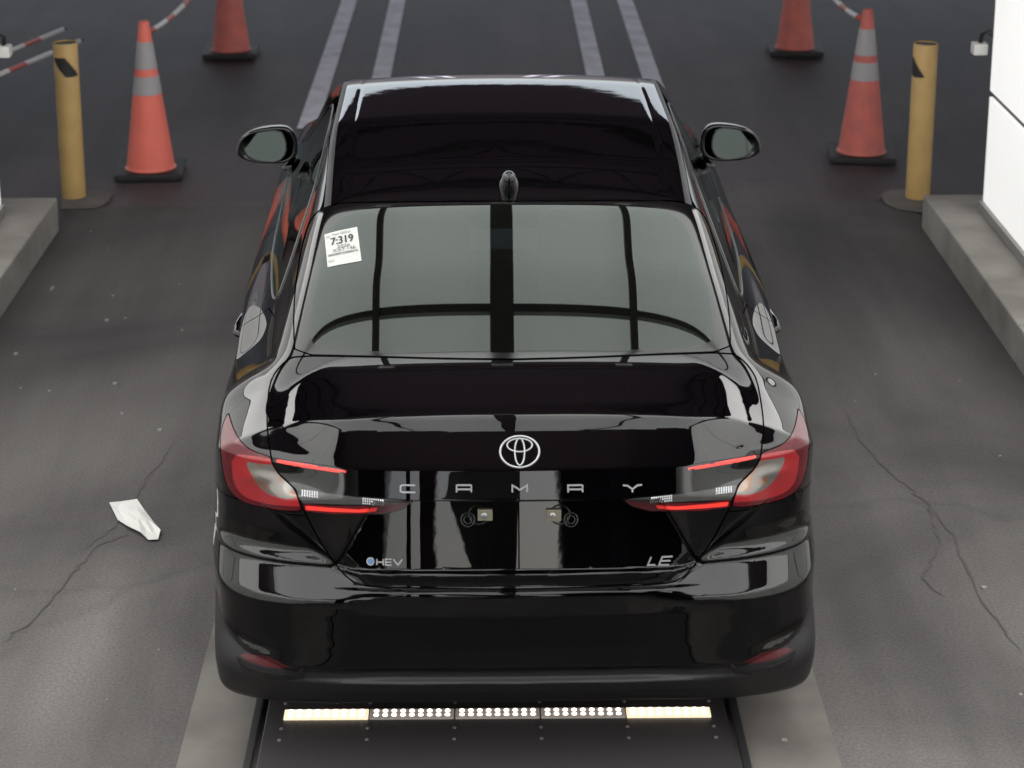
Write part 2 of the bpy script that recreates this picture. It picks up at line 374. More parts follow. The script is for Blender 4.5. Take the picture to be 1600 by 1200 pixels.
# under-car scanner plate with its light bar
sc = empty('floor_scanner'); tag(sc, 'dark floor plate with a glowing bar of lights behind the car', 'floor scanner')
b = MB(); b.box(-.675, .725, 4.0, 6.6, .002, .012, .003); b.build('plate', plate_m, sc)
for x0, x1 in ((-.715, -.690), (.740, .765)):
    b = MB(); b.box(x0, x1, 4.0, 6.6, .002, .022, .004); b.build('side_rail', frame_m, sc)
seg_w = 1.300/5; cell = mat('led_cell', (.9, .9, .9), .4, emis=(1, .9, .75), es=5); cell2 = mat('led_cell_dim', (.9, .9, .9), .4, emis=(1, .86, .76), es=2.6); bed = mat('led_bed', (.35, .33, .33), .5, emis=(1, .85, .7), es=.12)
bedb = mat('led_bed_bright', (.5, .45, .4), .5, emis=(1, .80, .55), es=1.0)
for k in range(5):
    x0 = -.622+k*seg_w; br = k in (0, 4)
    b = MB(); b.box(x0+.002, x0+seg_w-.002, 5.714, 5.768, .012, .020, .003); t_ = b.build('light_bar', bedb if br else bed, sc)
    for i in range(9):
        xx = x0+.022+i*(seg_w-.044)/8
        for yy in (5.729, 5.753):
            b = MB(); b.lathe([(.0080, .0195), (.0080, .022), (.006, .024), (0, .0245)], 12, c=(xx, yy), cap=False); b.build('lamp', cell if br else cell2, t_, smooth=True)
for k in range(6):
    for yy in (5.815, 5.665, 5.60):
        b = MB(); b.lathe([(.006, .012), (.006, .0145), (.004, .016), (0, .016)], 10, c=(-.622+k*seg_w, yy), cap=False); b.build('screw', mats_al, sc, auto=40)
lane(sc)
for x0, x1 in ((-.91, -.716), (.766, 1.03)):
    sheet('pavement', x0, x1, -6, 7.2, .004, conc_d)

# crumpled paper
pp = [lp(u, v, .01) for u, v in ((171, 787), (190, 783), (214, 781), (226, 797), (240, 815), (251, 830), (247, 842), (232, 843), (220, 834), (200, 824), (184, 812))]
c_ = sum(pp, Vector())/len(pp); rp = random.Random(5); V = [(c_.x, c_.y, .018)]; n = len(pp)
for k, f in enumerate((.35, .7, 1.)):
    for q in pp: V.append((c_.x+(q.x-c_.x)*f, c_.y+(q.y-c_.y)*f, .006+rp.uniform(0, .016)*(1.2-f*.6)))
Fc = [(0, 1+i, 1+(i+1) % n) for i in range(n)]+[(1+k*n+i, 1+(k+1)*n+i, 1+(k+1)*n+(i+1) % n, 1+k*n+(i+1) % n) for k in range(2) for i in range(n)]
o = meshobj('paper_scrap', V, Fc, mat('tissue', (.62, .60, .58), .9)); lane(o); tag(o, 'crumpled white paper lying on the asphalt left of the car', 'litter')
md = o.modifiers.new('thick', 'SOLIDIFY'); md.thickness = .002

# cracks in the asphalt
crack_m = mat('crack_fill', (.070, .063, .060), .95)
def crack(pts, w, seed):
    rs = random.Random(seed); P = [lp(u, v, 0) for u, v in pts]; Q = []
    for i in range(len(P)-1):
        for t in np.linspace(0, 1, 9)[:-1]: 
            q = P[i].lerp(P[i+1], t); Q.append(Vector((q.x+rs.uniform(-.012, .012), q.y+rs.uniform(-.012, .012), 0)))
    V = []; 
    for i, q in enumerate(Q):
        t = (Q[min(i+1, len(Q)-1)]-Q[max(0, i-1)]).normalized(); nrm = Vector((-t.y, t.x, 0)); ww = w*rs.uniform(.4, 1.2)*min(1, i/4+.1, (len(Q)-1-i)/4+.1)
        V += [tuple(q+nrm*ww+Vector((0, 0, .003))), tuple(q-nrm*ww+Vector((0, 0, .003)))]
    tag(lane(meshobj('crack', V, [(2*i, 2*i+1, 2*i+3, 2*i+2) for i in range(len(Q)-1)], crack_m)), kind='structure')
crack([(1320, 640), (1345, 690), (1400, 745), (1450, 790), (1470, 850), (1440, 905), (1480, 940)], .0055, 1)
crack([(1450, 790), (1490, 840), (1540, 950), (1600, 1030)], .0045, 2)
crack([(0, 1010), (60, 960), (110, 900), (150, 855), (210, 830)], .004, 3)
crack([(110, 870), (160, 840), (190, 810), (230, 750), (280, 680)], .003, 4)
# loose grit
rs = random.Random(9); b = MB()
for i in range(70):
    X = rs.uniform(-2.25, 2.25); Y = rs.uniform(5.2, 11.2); r_ = rs.choice((.003, .004, .005, .008))
    b.box(X-r_, X+r_, Y-r_, Y+r_, 0, r_, 0)
tag(lane(b.build('grit', mat('grit', (.25, .24, .22), .9))), kind='stuff')

# dark building front behind the camera with openings between posts (unseen, added to be mirrored in the boot lid)
fb = empty('backdrop'); tag(fb, 'dark building front behind the bay with openings between its posts, added for reflections', 'backdrop')
brown = mat('brown_column', (.10, .06, .05), .6); grey_p = mat('grey_panel', (.10, .085, .10), .6)
for x0, x1, z1, mm, nm in ((-20, -2.7, 5, frame_m, 'wall'), (-2.06, -1.75, 4.9, frame_m, 'column'), (-1.12, -.80, 4.9, brown, 'column'), (.67, .87, 4.9, brown, 'column'),
                       (1.53, 2.08, 4.9, frame_m, 'column'), (2.08, 3.25, 4.9, grey_p, 'dim_panel'), (3.25, 20, 5, frame_m, 'wall')):
    b = MB(); b.box(x0, x1, -9.3 if nm != 'dim_panel' else -9.25, -9.0, 0, z1); b.build(nm, mm, fb)
lane(fb)
kb = MB(); kb.lathe([(.16, 0), (.16, .25), (.11, .45), (.10, .9), (.22, 1.15), (.33, 1.5), (.36, 1.9), (.30, 2.3), (.14, 2.6), (0, 2.7)], 24)  # unseen dark shape, added to make a dark blob in the plate recess reflection
kb = kb.build('mirrored_blob', frame_m, smooth=True); tag(kb, 'dark rounded tank on a narrow foot behind the bay, added for reflections', 'blob'); kb.location = (-.45, -8.2, 0); lane(kb)
hb = MB(); rs = random.Random(12)  # unseen hedge, added as a dark horizon for the boot lid to mirror
for k in range(420):
    x = rs.uniform(-16, 16); h = rs.uniform(.2, 1.5)+.8*max(0, math.sin(x*.9)); y = -24+rs.uniform(-1, 1); s_ = rs.uniform(.15, .4)
    a = rs.uniform(0, 3.1); dx, dy = s_*math.cos(a), s_*math.sin(a)
    hb.add([(x-dx, y-dy, h-s_*.5), (x+dx, y+dy, h-s_*.4), (x+dx*.5, y+dy*.5, h+s_), (x-dx*.7, y-dy*.6, h+s_*.7)], [(0, 1, 2, 3)])
hb.box(-16, 16, -24.3, -23.7, 0, .9)
hb = hb.build('hedge', mat('hedge_leaf', (.03, .045, .02), .8)); tag(hb, 'low ragged hedge row, added for reflections, far behind the building', 'hedge'); lane(hb)

# ------------------------------------------------------------------ the car's skin: one smooth implicit solid
def curve(xs, ys, s, n=4000, lo=None, hi=None):
    """piecewise-linear profile rounded with a gaussian; returns f(x)"""
    lo = (xs[0]-4*s) if lo is None else lo; hi = (xs[-1]+4*s) if hi is None else hi
    m0 = (ys[1]-ys[0])/(xs[1]-xs[0]); m1 = (ys[-1]-ys[-2])/(xs[-1]-xs[-2])
    X = [xs[0]-10]+list(xs)+[xs[-1]+10]; Y = [ys[0]-10*m0]+list(ys)+[ys[-1]+10*m1]
    t = np.linspace(lo-5*s, hi+5*s, n); d = t[1]-t[0]
    k = int(max(2, round(4.5*s/d))); g = np.exp(-.5*(np.arange(-k, k+1)*d/s)**2); g /= g.sum()
    y = np.interp(t, X, Y); y = np.convolve(np.pad(y, k, mode='reflect', reflect_type='odd'), g, 'valid')
    return lambda x: np.interp(x, t, y)
def sstep(a, b, x):
    t = np.clip((x-a)/(b-a), 0, 1); return t*t*t*(t*(6*t-15)+10)
def smax(a, b, k):
    m = np.maximum(a, b); return m + k*np.log1p(np.exp(-np.abs(a-b)/k))
def smin(a, b, k): return -smax(-a, -b, k)

Wp = curve([0, .3, .9, 2., 3.3, 4.1, 4.55, 4.85], [.880, .903, .935, .905, .905, .895, .84, .70], .12)
Dz = curve([.10, .2, .3, .5, .66, .80, .90, .965, 1.03, 1.10], [.05, .012, .004, .0, .0, .014, .026, .040, .080, .150], .026)
Tc = curve([-.3, .07, .2, .35, .45, .56, .7, 1.1, 3.6, 3.9, 4.3, 4.7, 4.9, 5.0], [1.058, 1.073, 1.080, 1.0910, 1.1000, 1.124, 1.08, 1.02, 1.015, 1.02, .96, .84, .68, .5], .03)
Sx = curve([-.1, .53, .61, .69, .77, .84, .91], [0, 0, -.010, -.030, -.058, -.092, -.150], .035)
Ac = curve([.15, .19, .22, .262, .300, .312, .332, .345, .352, .42, .52, .574, .5905, .5935, .612, .64, .86, .866, .945, 1.048, 1.068, 1.09],
           [.15, .08, .045, .010, -.014, .004, .004, -.008, -.018, -.028, -.032, -.026, -.022, -.002, -.001, -.002, -.007, -.006, .020, .068, .084, .13], .0026, n=14000)
As = curve([.14, .165, .19, .22, .262, .300, .34, .40, .50, .545, .565, .630, .643, .661, .674, .72, .80, .86, .945, .97, 1.0, 1.03, 1.05, 1.07],
           [.20, .11, .045, .010, -.014, -.030, -.030, -.032, -.040, -.046, -.040, .040, .035, .057, .062, .066, .060, .050, .032, .046, .080, .120, .155, .20], .0036, n=12000)
Px = curve([-.1, 0, .3, .5, .65, .75, .82, .86, .885, .905, .93], [0, 0, .006, .020, .050, .088, .135, .185, .26, .40, .7], .022)
Zc = curve([-.1, .5, .66, .70, .78, .84, .88, .92], [.345, .345, .352, .372, .392, .425, .48, .56], .012)
Wr = curve([.2, .5, 1.2, 2.0, 2.8, 3.4, 3.9], [.535, .568, .610, .634, .636, .648, .61], .10)
Hc = curve([.2, .50, .85, 1.2, 1.55, 2.1, 2.75, 3.0, 3.3, 3.95, 4.2], [.972, 1.110, 1.261, 1.378, 1.422, 1.447, 1.440, 1.405, 1.31, 1.02, .92], .045)

def F(x, y, z):
    x = np.abs(x)
    wb = Wp(y)-Dz(z)
    fr = sstep(3.5, 3.9, y)
    hb = Tc(y) + Sx(x)*(1-fr)*(1-.55*sstep(.5, 2.2, y)) - .85*(.028*np.minimum(x, .66)**2+.13*np.minimum(x, .66)**4)*(1-fr) - .10*fr*x*x
    xs_ = .40+(np.minimum(z, .80)-.62)*1.25
    up = sstep(.84, .93, z)
    xs_ = np.maximum(xs_, .40); wd = .13+.22*sstep(.63, .54, z)
    bl = sstep(xs_-.12*sstep(.63, .54, z), xs_+wd, x)*(1-up) + sstep(.46, .76, x)*up
    # plate recess
    rec = (.016+.064*np.clip((z-.635)/.215, 0, 1))*sstep(.0, .014, .862-z)*sstep(.0, .012, z-.632)*sstep(.0, .02, (.405+(.86-z)*.56)-x)
    tilt = .0
    A = (1-bl)*Ac(z) + bl*As(z) + rec
    # lower trim, set back under the painted bumper at the corners
    zc = Zc(x)
    low = bl*(.010*sstep(.0, .02, zc-z))
    r = A + Px(x)*(1-.35*sstep(.46, .30, z)) + low
    side_in = .008*sstep(.0, .02, zc-z)*sstep(.8, .6, y)
    LB = smax(z-hb, (x-wb+side_in), .016)
    LB = smax(LB, (r-y), .0035)
    LB = smax(LB, .17-z, .01)
    # cabin
    hc = Hc(y)-.85*((.028+.034*sstep(1.2, 2.0, y))*x*x+(.13-.10*sstep(1.2, 2.0, y))*x**4)-.0022*np.exp(-((x-Wr(y)+.085)/.007)**2)*sstep(1.3, 1.5, y)
    zr = 1.40
    sl = .42+.05*sstep(.6, 2.0, y)
    wc = Wr(y)+sl*(zr-z)+1.8*np.log1p(np.exp((1.08-z)/.02))**2*.0004*sstep(.5, 2.0, y)
    CB = smax((z-hc), (x-wc)*.92, .024-.014*sstep(1.3, 1.9, y))
    CB = smax(CB, .9-z, .01)
    # roof ditch
    f = smin(LB, CB, .0011+.022*sstep(.60, .76, x)+.008*sstep(.55, 1.5, y))
    # wheel arches
    for yc, rr in ((1.11, .372), (3.93, .372)):
        a = rr - np.sqrt((y-yc)**2+(z-.335)**2)
        a = smax(a, .60-x, .01)          # hollow region is where a<0 and x>.6
        f = smax(f, -smax(-a, .60-x, .01) if False else -(smax(-(rr-np.sqrt((y-yc)**2+(z-.335)**2)), .60-x, .01)), .004)
    return f

def grad(P, e=.0012):
    x, y, z = P[:, 0], P[:, 1], P[:, 2]
    g = np.stack([F(x+e, y, z)-F(x-e, y, z), F(x, y+e, z)-F(x, y-e, z), F(x, y, z+e)-F(x, y, z-e)], 1)/(2*e)
    return g
def newton(P, it=5):
    P = P.copy()
    for _ in range(it):
        g = grad(P); f = F(P[:, 0], P[:, 1], P[:, 2]); n2 = (g*g).sum(1)+1e-9
        st = (f/n2)[:, None]*g; L = np.linalg.norm(st, axis=1, keepdims=True)
        st *= np.minimum(1, .02/np.maximum(L, 1e-9)); P -= st
    return P
def normals(P):
    g = grad(P); return g/np.maximum(np.linalg.norm(g, axis=1, keepdims=True), 1e-9)

def surface_net():
    h = STEP
    gx = np.concatenate([np.arange(-.5, 118*(.008/h))*h])
    gy = np.concatenate([np.arange(-.08, .62, h), np.linspace(.62, 1.6, int(.98/(1.5*h)))[:], np.linspace(1.6, 5.02, int(3.42/(2.6*h)))[1:]])
    gy = np.unique(np.round(gy, 6)); gz = np.arange(.12, 1.50, h)
    nx, ny, nz = len(gx), len(gy), len(gz)
    G = np.empty((nx, ny, nz), np.float32)
    Y, Z = np.meshgrid(gy, gz, indexing='ij')
    for i in range(nx): G[i] = F(np.full_like(Y, abs(gx[i])), Y, Z)
    S = G < 0
    cells = np.zeros((nx-1, ny-1, nz-1), bool); acc = np.zeros((nx-1, ny-1, nz-1), np.int8)
    for a in (0, 1):
        for b in (0, 1):
            for c in (0, 1): acc += S[a:nx-1+a, b:ny-1+b, c:nz-1+c]
    cells = (acc > 0) & (acc < 8)
    idx = -np.ones(cells.shape, np.int64); I, J, K = np.nonzero(cells); idx[I, J, K] = np.arange(len(I))
    # average of the edge crossings
    Pacc = np.zeros((len(I), 3)); cnt = np.zeros(len(I))
    def gp(i, j, k): return np.stack([gx[i], gy[j], gz[k]], 1)
    for ax in range(3):
        for a in (0, 1):
            for b in (0, 1):
                o0 = [0, 0, 0]; oth = [q for q in range(3) if q != ax]; o0[oth[0]] = a; o0[oth[1]] = b; o1 = list(o0); o1[ax] = 1
                i0, j0, k0 = I+o0[0], J+o0[1], K+o0[2]; i1, j1, k1 = I+o1[0], J+o1[1], K+o1[2]
                f0 = G[i0, j0, k0]; f1 = G[i1, j1, k1]; m = (f0 < 0) != (f1 < 0)
                t = np.where(m, f0/np.where(m, f0-f1, 1), 0)[:, None]
                Pacc += np.where(m[:, None], gp(i0, j0, k0)*(1-t)+gp(i1, j1, k1)*t, 0); cnt += m
    P = Pacc/np.maximum(cnt, 1)[:, None]
    quads = []
    for ax in range(3):
        A = [slice(1, nx-1), slice(1, ny-1), slice(1, nz-1)]; B = list(A); A[ax] = slice(0, [nx, ny, nz][ax]-1); B[ax] = slice(1, [nx, ny, nz][ax])
        s0 = S[tuple(A)]; s1 = S[tuple(B)]; m = s0 != s1; ii = np.stack(np.nonzero(m), 1)
        flip = s0[tuple(ii.T)]
        off = np.array([1 if q != ax else 0 for q in range(3)]); base = ii+off
        oth = [q for q in range(3) if q != ax]
        if ax == 1: oth = oth[::-1]
        q = []
        for da, db in ((-1, -1), (0, -1), (0, 0), (-1, 0)):
            c = base.copy(); c[:, oth[0]] += da; c[:, oth[1]] += db
            q.append(idx[c[:, 0], c[:, 1], c[:, 2]])
        q = np.stack(q, 1); q[~flip] = q[~flip][:, ::-1]
        quads.append(q)
    Q = np.concatenate(quads); Q = Q[(Q >= 0).all(1)]
    P = newton(P, 6)
    lay0 = I == 0; P[lay0, 0] = 0
    N = normals(P); N[lay0, 0] = 0
    # drop the floor of the car (never seen): keep everything, triangulate
    T = np.concatenate([Q[:, [0, 1, 2]], Q[:, [0, 2, 3]]])
    return P, N, T

def split(M, g):
    """clip triangle mesh M=(P,N,T) to g<0; returns (inside, outside)"""
    P, N, T = M
    s = g < 0; c = s[T].sum(1)
    res = []
    for side in (0, 1):
        ss = s if side == 0 else ~s; cc = ss[T].sum(1)
        full = T[cc == 3]; newT = [full]; exP = []; exN = []; base = len(P)
        for k in (1, 2):
            t = T[cc == k]
            if not len(t): continue
            # rotate so that the odd vertex comes first
            odd = ss[t] if k == 1 else ~ss[t]; r = odd.argmax(1); t = t[np.arange(len(t))[:, None], (r[:, None]+np.arange(3)) % 3]
            a, b, c3 = t.T
            def cut(i, j):
                w = (g[i]/(g[i]-g[j]))[:, None]; return P[i]*(1-w)+P[j]*w, N[i]*(1-w)+N[j]*w
            pb, nb = cut(a, b); pc, nc = cut(a, c3)
            ib = base+np.arange(len(t)); ic = ib+len(t); base += 2*len(t)
            exP += [pb, pc]; exN += [nb, nc]
            if k == 1: newT.append(np.stack([a, ib, ic], 1))
            else: newT += [np.stack([ib, b, c3], 1), np.stack([ib, c3, ic], 1)]
        TT = np.concatenate(newT); PP = np.concatenate([P]+exP); NN = np.concatenate([N]+exN)
        used = np.unique(TT); rm = np.zeros(len(PP), np.int64); rm[used] = np.arange(len(used))
        NN = NN[used]; NN /= np.maximum(np.linalg.norm(NN, axis=1, keepdims=True), 1e-9)
        res.append((PP[used], NN, rm[TT]))
    return res
def polysd(poly, u, v):
    """signed distance (px) to a closed polygon, negative inside"""
    poly = np.asarray(poly, float); d = np.full(len(u), 1e9); ins = np.zeros(len(u), bool)
    n = len(poly)
    for i in range(n):
        a = poly[i]; b = poly[(i+1) % n]; e = b-a; L = (e*e).sum()
        t = np.clip(((u-a[0])*e[0]+(v-a[1])*e[1])/L, 0, 1)
        d = np.minimum(d, np.hypot(u-a[0]-t*e[0], v-a[1]-t*e[1]))
        c = ((a[1] > v) != (b[1] > v)) & (u < (b[0]-a[0])*(v-a[1])/np.where(b[1] == a[1], 1e-9, b[1]-a[1])+a[0])
        ins ^= c
    return np.where(ins, -d, d)
def soften(poly, k=2):
    """Chaikin corner cutting of a closed outline"""
    p = np.asarray(poly, float)
    for _ in range(k):
        q = np.roll(p, -1, 0); p = np.stack([.75*p+.25*q, .25*p+.75*q], 1).reshape(-1, 2)
    return p
def g_px(poly, P, ymax=1.6, sm=2):
    """outline traced on the left half of the rear view"""
    pp = P*np.array([-1, 1, 1]); u, v = project(pp)
    return np.maximum(np.maximum(polysd(soften(poly, sm) if sm else poly, u, v), (P[:, 1]-ymax)*500), (.22-P[:, 2])*500)
def g_yz(poly, P, xmin=.3, sm=2):
    return np.maximum(polysd(soften(poly, sm) if sm else poly, P[:, 1], P[:, 2])*500, (xmin-P[:, 0])*500)
GAPS = []
REST = None
def take(g, gap=2.0):
    """cut a region out of the remaining skin, leaving a dark groove round it"""
    global REST
    gap = gap*.5
    v = g(REST[0])
    if gap <= 0:
        a, b = split(REST, v); REST = b; return a
    a, o = split(REST, v+gap)
    w = g(o[0]); GP, b = split(o, w-gap)
    GAPS.append(GP); REST = b
    return a
def largest(M):
    P, N, T = M; par = list(range(len(P)))
    def f(a):
        while par[a] != a: par[a] = par[par[a]]; a = par[a]
        return a
    for a, b_, c_ in T.tolist():
        ra, rb, rc = f(a), f(b_), f(c_); par[rb] = ra; par[f(rc)] = ra
    lab = np.array([f(t[0]) for t in T.tolist()]); u, n_ = np.unique(lab, return_counts=True)
    T = T[lab == u[n_.argmax()]]; used = np.unique(T); rm = np.zeros(len(P), np.int64); rm[used] = np.arange(len(used))
    return P[used], N[used], rm[T]
def weld(P, N, T):
    _, fi, inv = np.unique(np.round(P, 6), axis=0, return_index=True, return_inverse=True)
    P, N, T = P[fi], N[fi], inv.reshape(-1)[T]
    return P, N, T[(T[:, 0] != T[:, 1]) & (T[:, 1] != T[:, 2]) & (T[:, 0] != T[:, 2])]
def emit(name, M, m, parent, mirror='both', off=0.0):
    """write a half-skin region as mesh: 'both' joins left and right, 'sep' makes two objects"""
    P, N, T = M
    P, N, T = weld(P, N, T)
    if mirror == 'sep' and len(T) < 60000: P, N, T = largest((P, N, T))
    P = P + N*off
    Pm = P*np.array([-1, 1, 1]); Nm = N*np.array([-1, 1, 1]); Tm = T[:, ::-1]
    if mirror == 'both':
        PP = np.concatenate([P, Pm]); NN = np.concatenate([N, Nm]); TT = np.concatenate([T, Tm+len(P)])
        PP, NN, TT = weld(PP, NN, TT)
        return meshobj(name, PP, TT, m, parent, normals=NN)
    return [meshobj(name, Pm, Tm, m, parent, normals=Nm), meshobj(name, P, T, m, parent, normals=N)]
def rear_y(x, z):
    """y of the rear skin at (x, z)"""
    x = np.atleast_1d(np.asarray(x, float)); z = np.atleast_1d(np.asarray(z, float))
    y = np.full(x.shape, -.2)
    for _ in range(60):
        f = F(x, y, z); y = y + np.clip(f, -.01, .01)*.8
    return y
def hit_skin(u, v, y0=-.3):
    """point where the ray through photo pixel (u, v) meets the skin"""
    r = ray(u, v); t = (y0-CAM[1])/r[1]; p = CAM+r*t; rn = r/np.linalg.norm(r)
    for _ in range(4000):
        f = float(F(np.array([p[0]]), np.array([p[1]]), np.array([p[2]]))[0])
        if f < .0002: break
        p = p+rn*min(max(f*.7, .0003), .02)
    return p

STEP = .008
car = empty('sedan')
tag(car, 'glossy black sedan seen from behind, parked in the lit inspection bay', 'car')
REST = surface_net()

rear_glass_px = [(461, 554), (459, 520), (459, 485), (461, 455), (466, 415), (473, 380), (481, 352), (492, 334), (510, 322), (535, 317), (570, 316), (700, 315), (900, 314), (900, 562), (805, 561), (700, 560), (560, 556)]
glass_in_px = [(490, 546), (486, 520), (488, 480), (496, 440), (506, 395), (517, 362), (534, 341), (556, 329), (590, 322), (660, 319), (900, 318), (900, 552), (805, 551), (640, 550)]
lid_px = [(462, 556), (446, 564), (431, 580), (421, 600), (417.5, 640), (417.5, 670), (421, 695), (424, 718), (430, 731), (437, 741), (450, 753), (461, 764), (467, 778), (472, 792), (485, 818), (500, 846), (518, 873), (535, 895), (550, 908), (566, 915), (600, 918), (700, 920), (900, 921), (900, 563), (805, 562), (700, 561), (560, 557)]
lamp_px = [(357, 643), (360, 655), (365, 670), (372, 684), (383, 697), (398, 706), (424, 714), (425, 722), (431, 733), (438, 743), (450, 754), (460, 764), (466, 778), (471, 794), (471, 799), (440, 798), (405, 792), (378, 784), (358, 767), (350, 745), (346, 718), (344, 690), (347, 665)]
lamp_clear_px = [(384, 720), (400, 723), (420, 725), (428, 726), (434, 736), (444, 747), (456, 757), (466, 766), (470, 779), (440, 779), (420, 772), (404, 759), (392, 739)]
lamp_mid_px = [(362, 708), (400, 713), (430, 718), (474, 776), (478, 791), (440, 790), (408, 785), (382, 776), (366, 757)]
strip_up_px = [(430, 717), (480, 725), (545, 736), (545, 741), (500, 734), (455, 727), (433, 722)]
smoke_px = [(425, 716), (480, 720), (570, 735), (655, 738), (655, 779), (640, 782), (560, 775), (462, 762), (455, 756), (440, 743), (430, 730)]
rev_px = [(463, 764), (560, 777), (640, 783), (600, 790), (560, 788), (474, 786), (468, 778)]
strip_lo_px = [(477, 789), (512, 792), (560, 795), (594, 792), (586, 799), (560, 800), (520, 799), (479, 796)]
low_red_px = [(474, 786), (520, 790), (580, 790), (642, 784), (628, 794), (600, 802), (520, 803), (476, 798)]
inner_lamp_px = [(424, 716), (560, 734), (560, 775), (648, 782), (630, 795), (600, 804), (520, 804), (478, 800), (470, 786), (462, 764), (450, 752), (437, 740), (430, 730)]

# windows of the side, outlined in side view (y, z)
def belt(y): return .985+.012*(y-1)
dlo = [(1.20, 1.055), (1.27, 1.025), (1.42, 1.010), (2.2, .985), (3.35, .965), (3.42, .985), (3.15, 1.16), (2.88, 1.30), (2.70, 1.352), (2.3, 1.372), (1.8, 1.355), (1.58, 1.30), (1.34, 1.175)]

rear_glass = take(lambda P: g_px(rear_glass_px, P, 1.7, 1), 2.2)
lamp = take(lambda P: g_px(lamp_px, P, .8, 1), 1.6)
inner = take(lambda P: g_px(inner_lamp_px, P, .8, 0), .8)
lid = take(lambda P: g_px(lid_px, P, .9, 1), 2.6)
roof_line = lambda P: np.maximum.reduce([(P[:, 0]-(Wr(P[:, 1])-.028))*500, (1.0-P[:, 1])*500, (P[:, 1]-3.02)*500, (1.2-P[:, 2])*500])
roof = take(roof_line, 0)
mould = take(lambda P: np.maximum.reduce([(P[:, 0]-(Wr(P[:, 1])-.004))*500, (1.0-P[:, 1])*500, (P[:, 1]-3.02)*500, (1.2-P[:, 2])*500]), 0)
windscreen = take(lambda P: np.maximum.reduce([(3.05-P[:, 1])*500, (P[:, 1]-3.86)*500, (P[:, 0]-Wr(P[:, 1])-.42*(1.4-P[:, 2])+.06)*500, (1.02-P[:, 2])*500]), 2.0)
side_glass = take(lambda P: g_yz(dlo, P, .5, 2), 1.2)
lowtrim = take(lambda P: np.maximum.reduce([(P[:, 2]-Zc(P[:, 0]))*500, (P[:, 1]-.74)*500]), .8)
bumper = take(lambda P: np.maximum.reduce([(P[:, 2]-(.79-.10*(P[:, 1]-.2)))*500, (P[:, 1]-.70)*500]), 1.6)
rear_door = take(lambda P: g_yz([(1.36, .98), (1.52, .55), (1.56, .30), (2.28, .28), (2.30, .6), (2.26, 1.0), (2.26, 1.40), (1.2, 1.40), (.98, 1.05)], P, .5, 1), 2.2)
front_door = take(lambda P: g_yz([(2.27, .28), (3.40, .28), (3.42, .6), (3.52, .95), (2.7, 1.42), (2.27, 1.42), (2.28, 1.0), (2.31, .6)], P, .5, 1), 2.2)

emit('body_shell', REST, paint, car)
emit('roof_panel', roof, paint, car)
emit('roof_moulding', mould, trim, car, 'sep', -.002)
# rear window: clear centre, black fritted edge
gm = rear_glass
gi, gf = split(gm, g_px(glass_in_px, gm[0], 1.7, 2))
rw = emit('rear_window', gi, glass, car)
emit('ceramic_edge', gf, gloss, rw)
emit('windscreen', windscreen, glass, car)
ldl = emit('boot_lid', lid, paint, car)
bmp = emit('rear_bumper', bumper, paint, car)
refl_px = [(374, 1024), (383, 1020), (415, 1026), (453, 1036), (457, 1041), (440, 1045), (412, 1041), (388, 1033)]
rfl, lowtrim = split(lowtrim, g_px(refl_px, lowtrim[0], .8, 0))
emit('lower_bumper_trim', lowtrim, trim, car)
emit('rear_reflector', rfl, red_reflex, car, 'sep', .0)
rd = emit('rear_door', rear_door, paint, car, 'sep'); fd = emit('front_door', front_door, paint, car, 'sep')
sg = side_glass
ra, rb = split(sg, (sg[0][:, 1]-2.24)*500); pil, fb = split(rb, (sg_y := (rb[0][:, 1]-2.34)*500))
qa, qb = split(ra, (ra[0][:, 1]-1.50)*500)
emit('quarter_window', qa, glass, car, 'sep'); emit('rear_side_window', qb, glass, car, 'sep'); emit('front_side_window', fb, glass, car, 'sep'); emit('pillar_cover', pil, gloss, car, 'sep')
# grooves
gp, gn, gt = [], [], []; b = 0
for P_, N_, T_ in GAPS: gp.append(P_-N_*.007); gn.append(N_); gt.append(T_+b); b += len(P_)
emit('panel_gap', (np.concatenate(gp), np.concatenate(gn), np.concatenate(gt)), dark, car)

# outer tail lamps: lens with the red band and the clear chamber over it
def inside(M, poly, sm=1): return split(M, g_px(poly, M[0], .8, sm))[0]
clr = inside(lamp, lamp_clear_px); mid = split(split(lamp, g_px(lamp_mid_px, lamp[0], .8, 1))[0], -g_px(lamp_clear_px, split(lamp, g_px(lamp_mid_px, lamp[0], .8, 1))[0][0], .8, 1))[0]
L = emit('tail_lamp', lamp, red_dark, car, 'sep', .001)
A = emit('red_band', mid, red_lens, None, 'sep', .0026); B = emit('clear_reflector', clr, clear_refl, None, 'sep', .0026)
for i in (0, 1): A[i].parent = L[i]; B[i].parent = L[i]
# inner lamps on the lid
L = emit('inner_tail_lamp', inner, gloss, car, 'sep', .001)
for nm, pl, m_, off in (('red_strip', strip_up_px, red_strip, .003), ('dark_red_lens', low_red_px, red_dark, .0026), ('red_strip', strip_lo_px, red_strip, .004), ('reversing_lamp', rev_px, rev_m, .0026)):
    o = emit(nm, inside(inner, pl, 0), m_, None, 'sep', off)
    for i in (0, 1): o[i].parent = L[i]
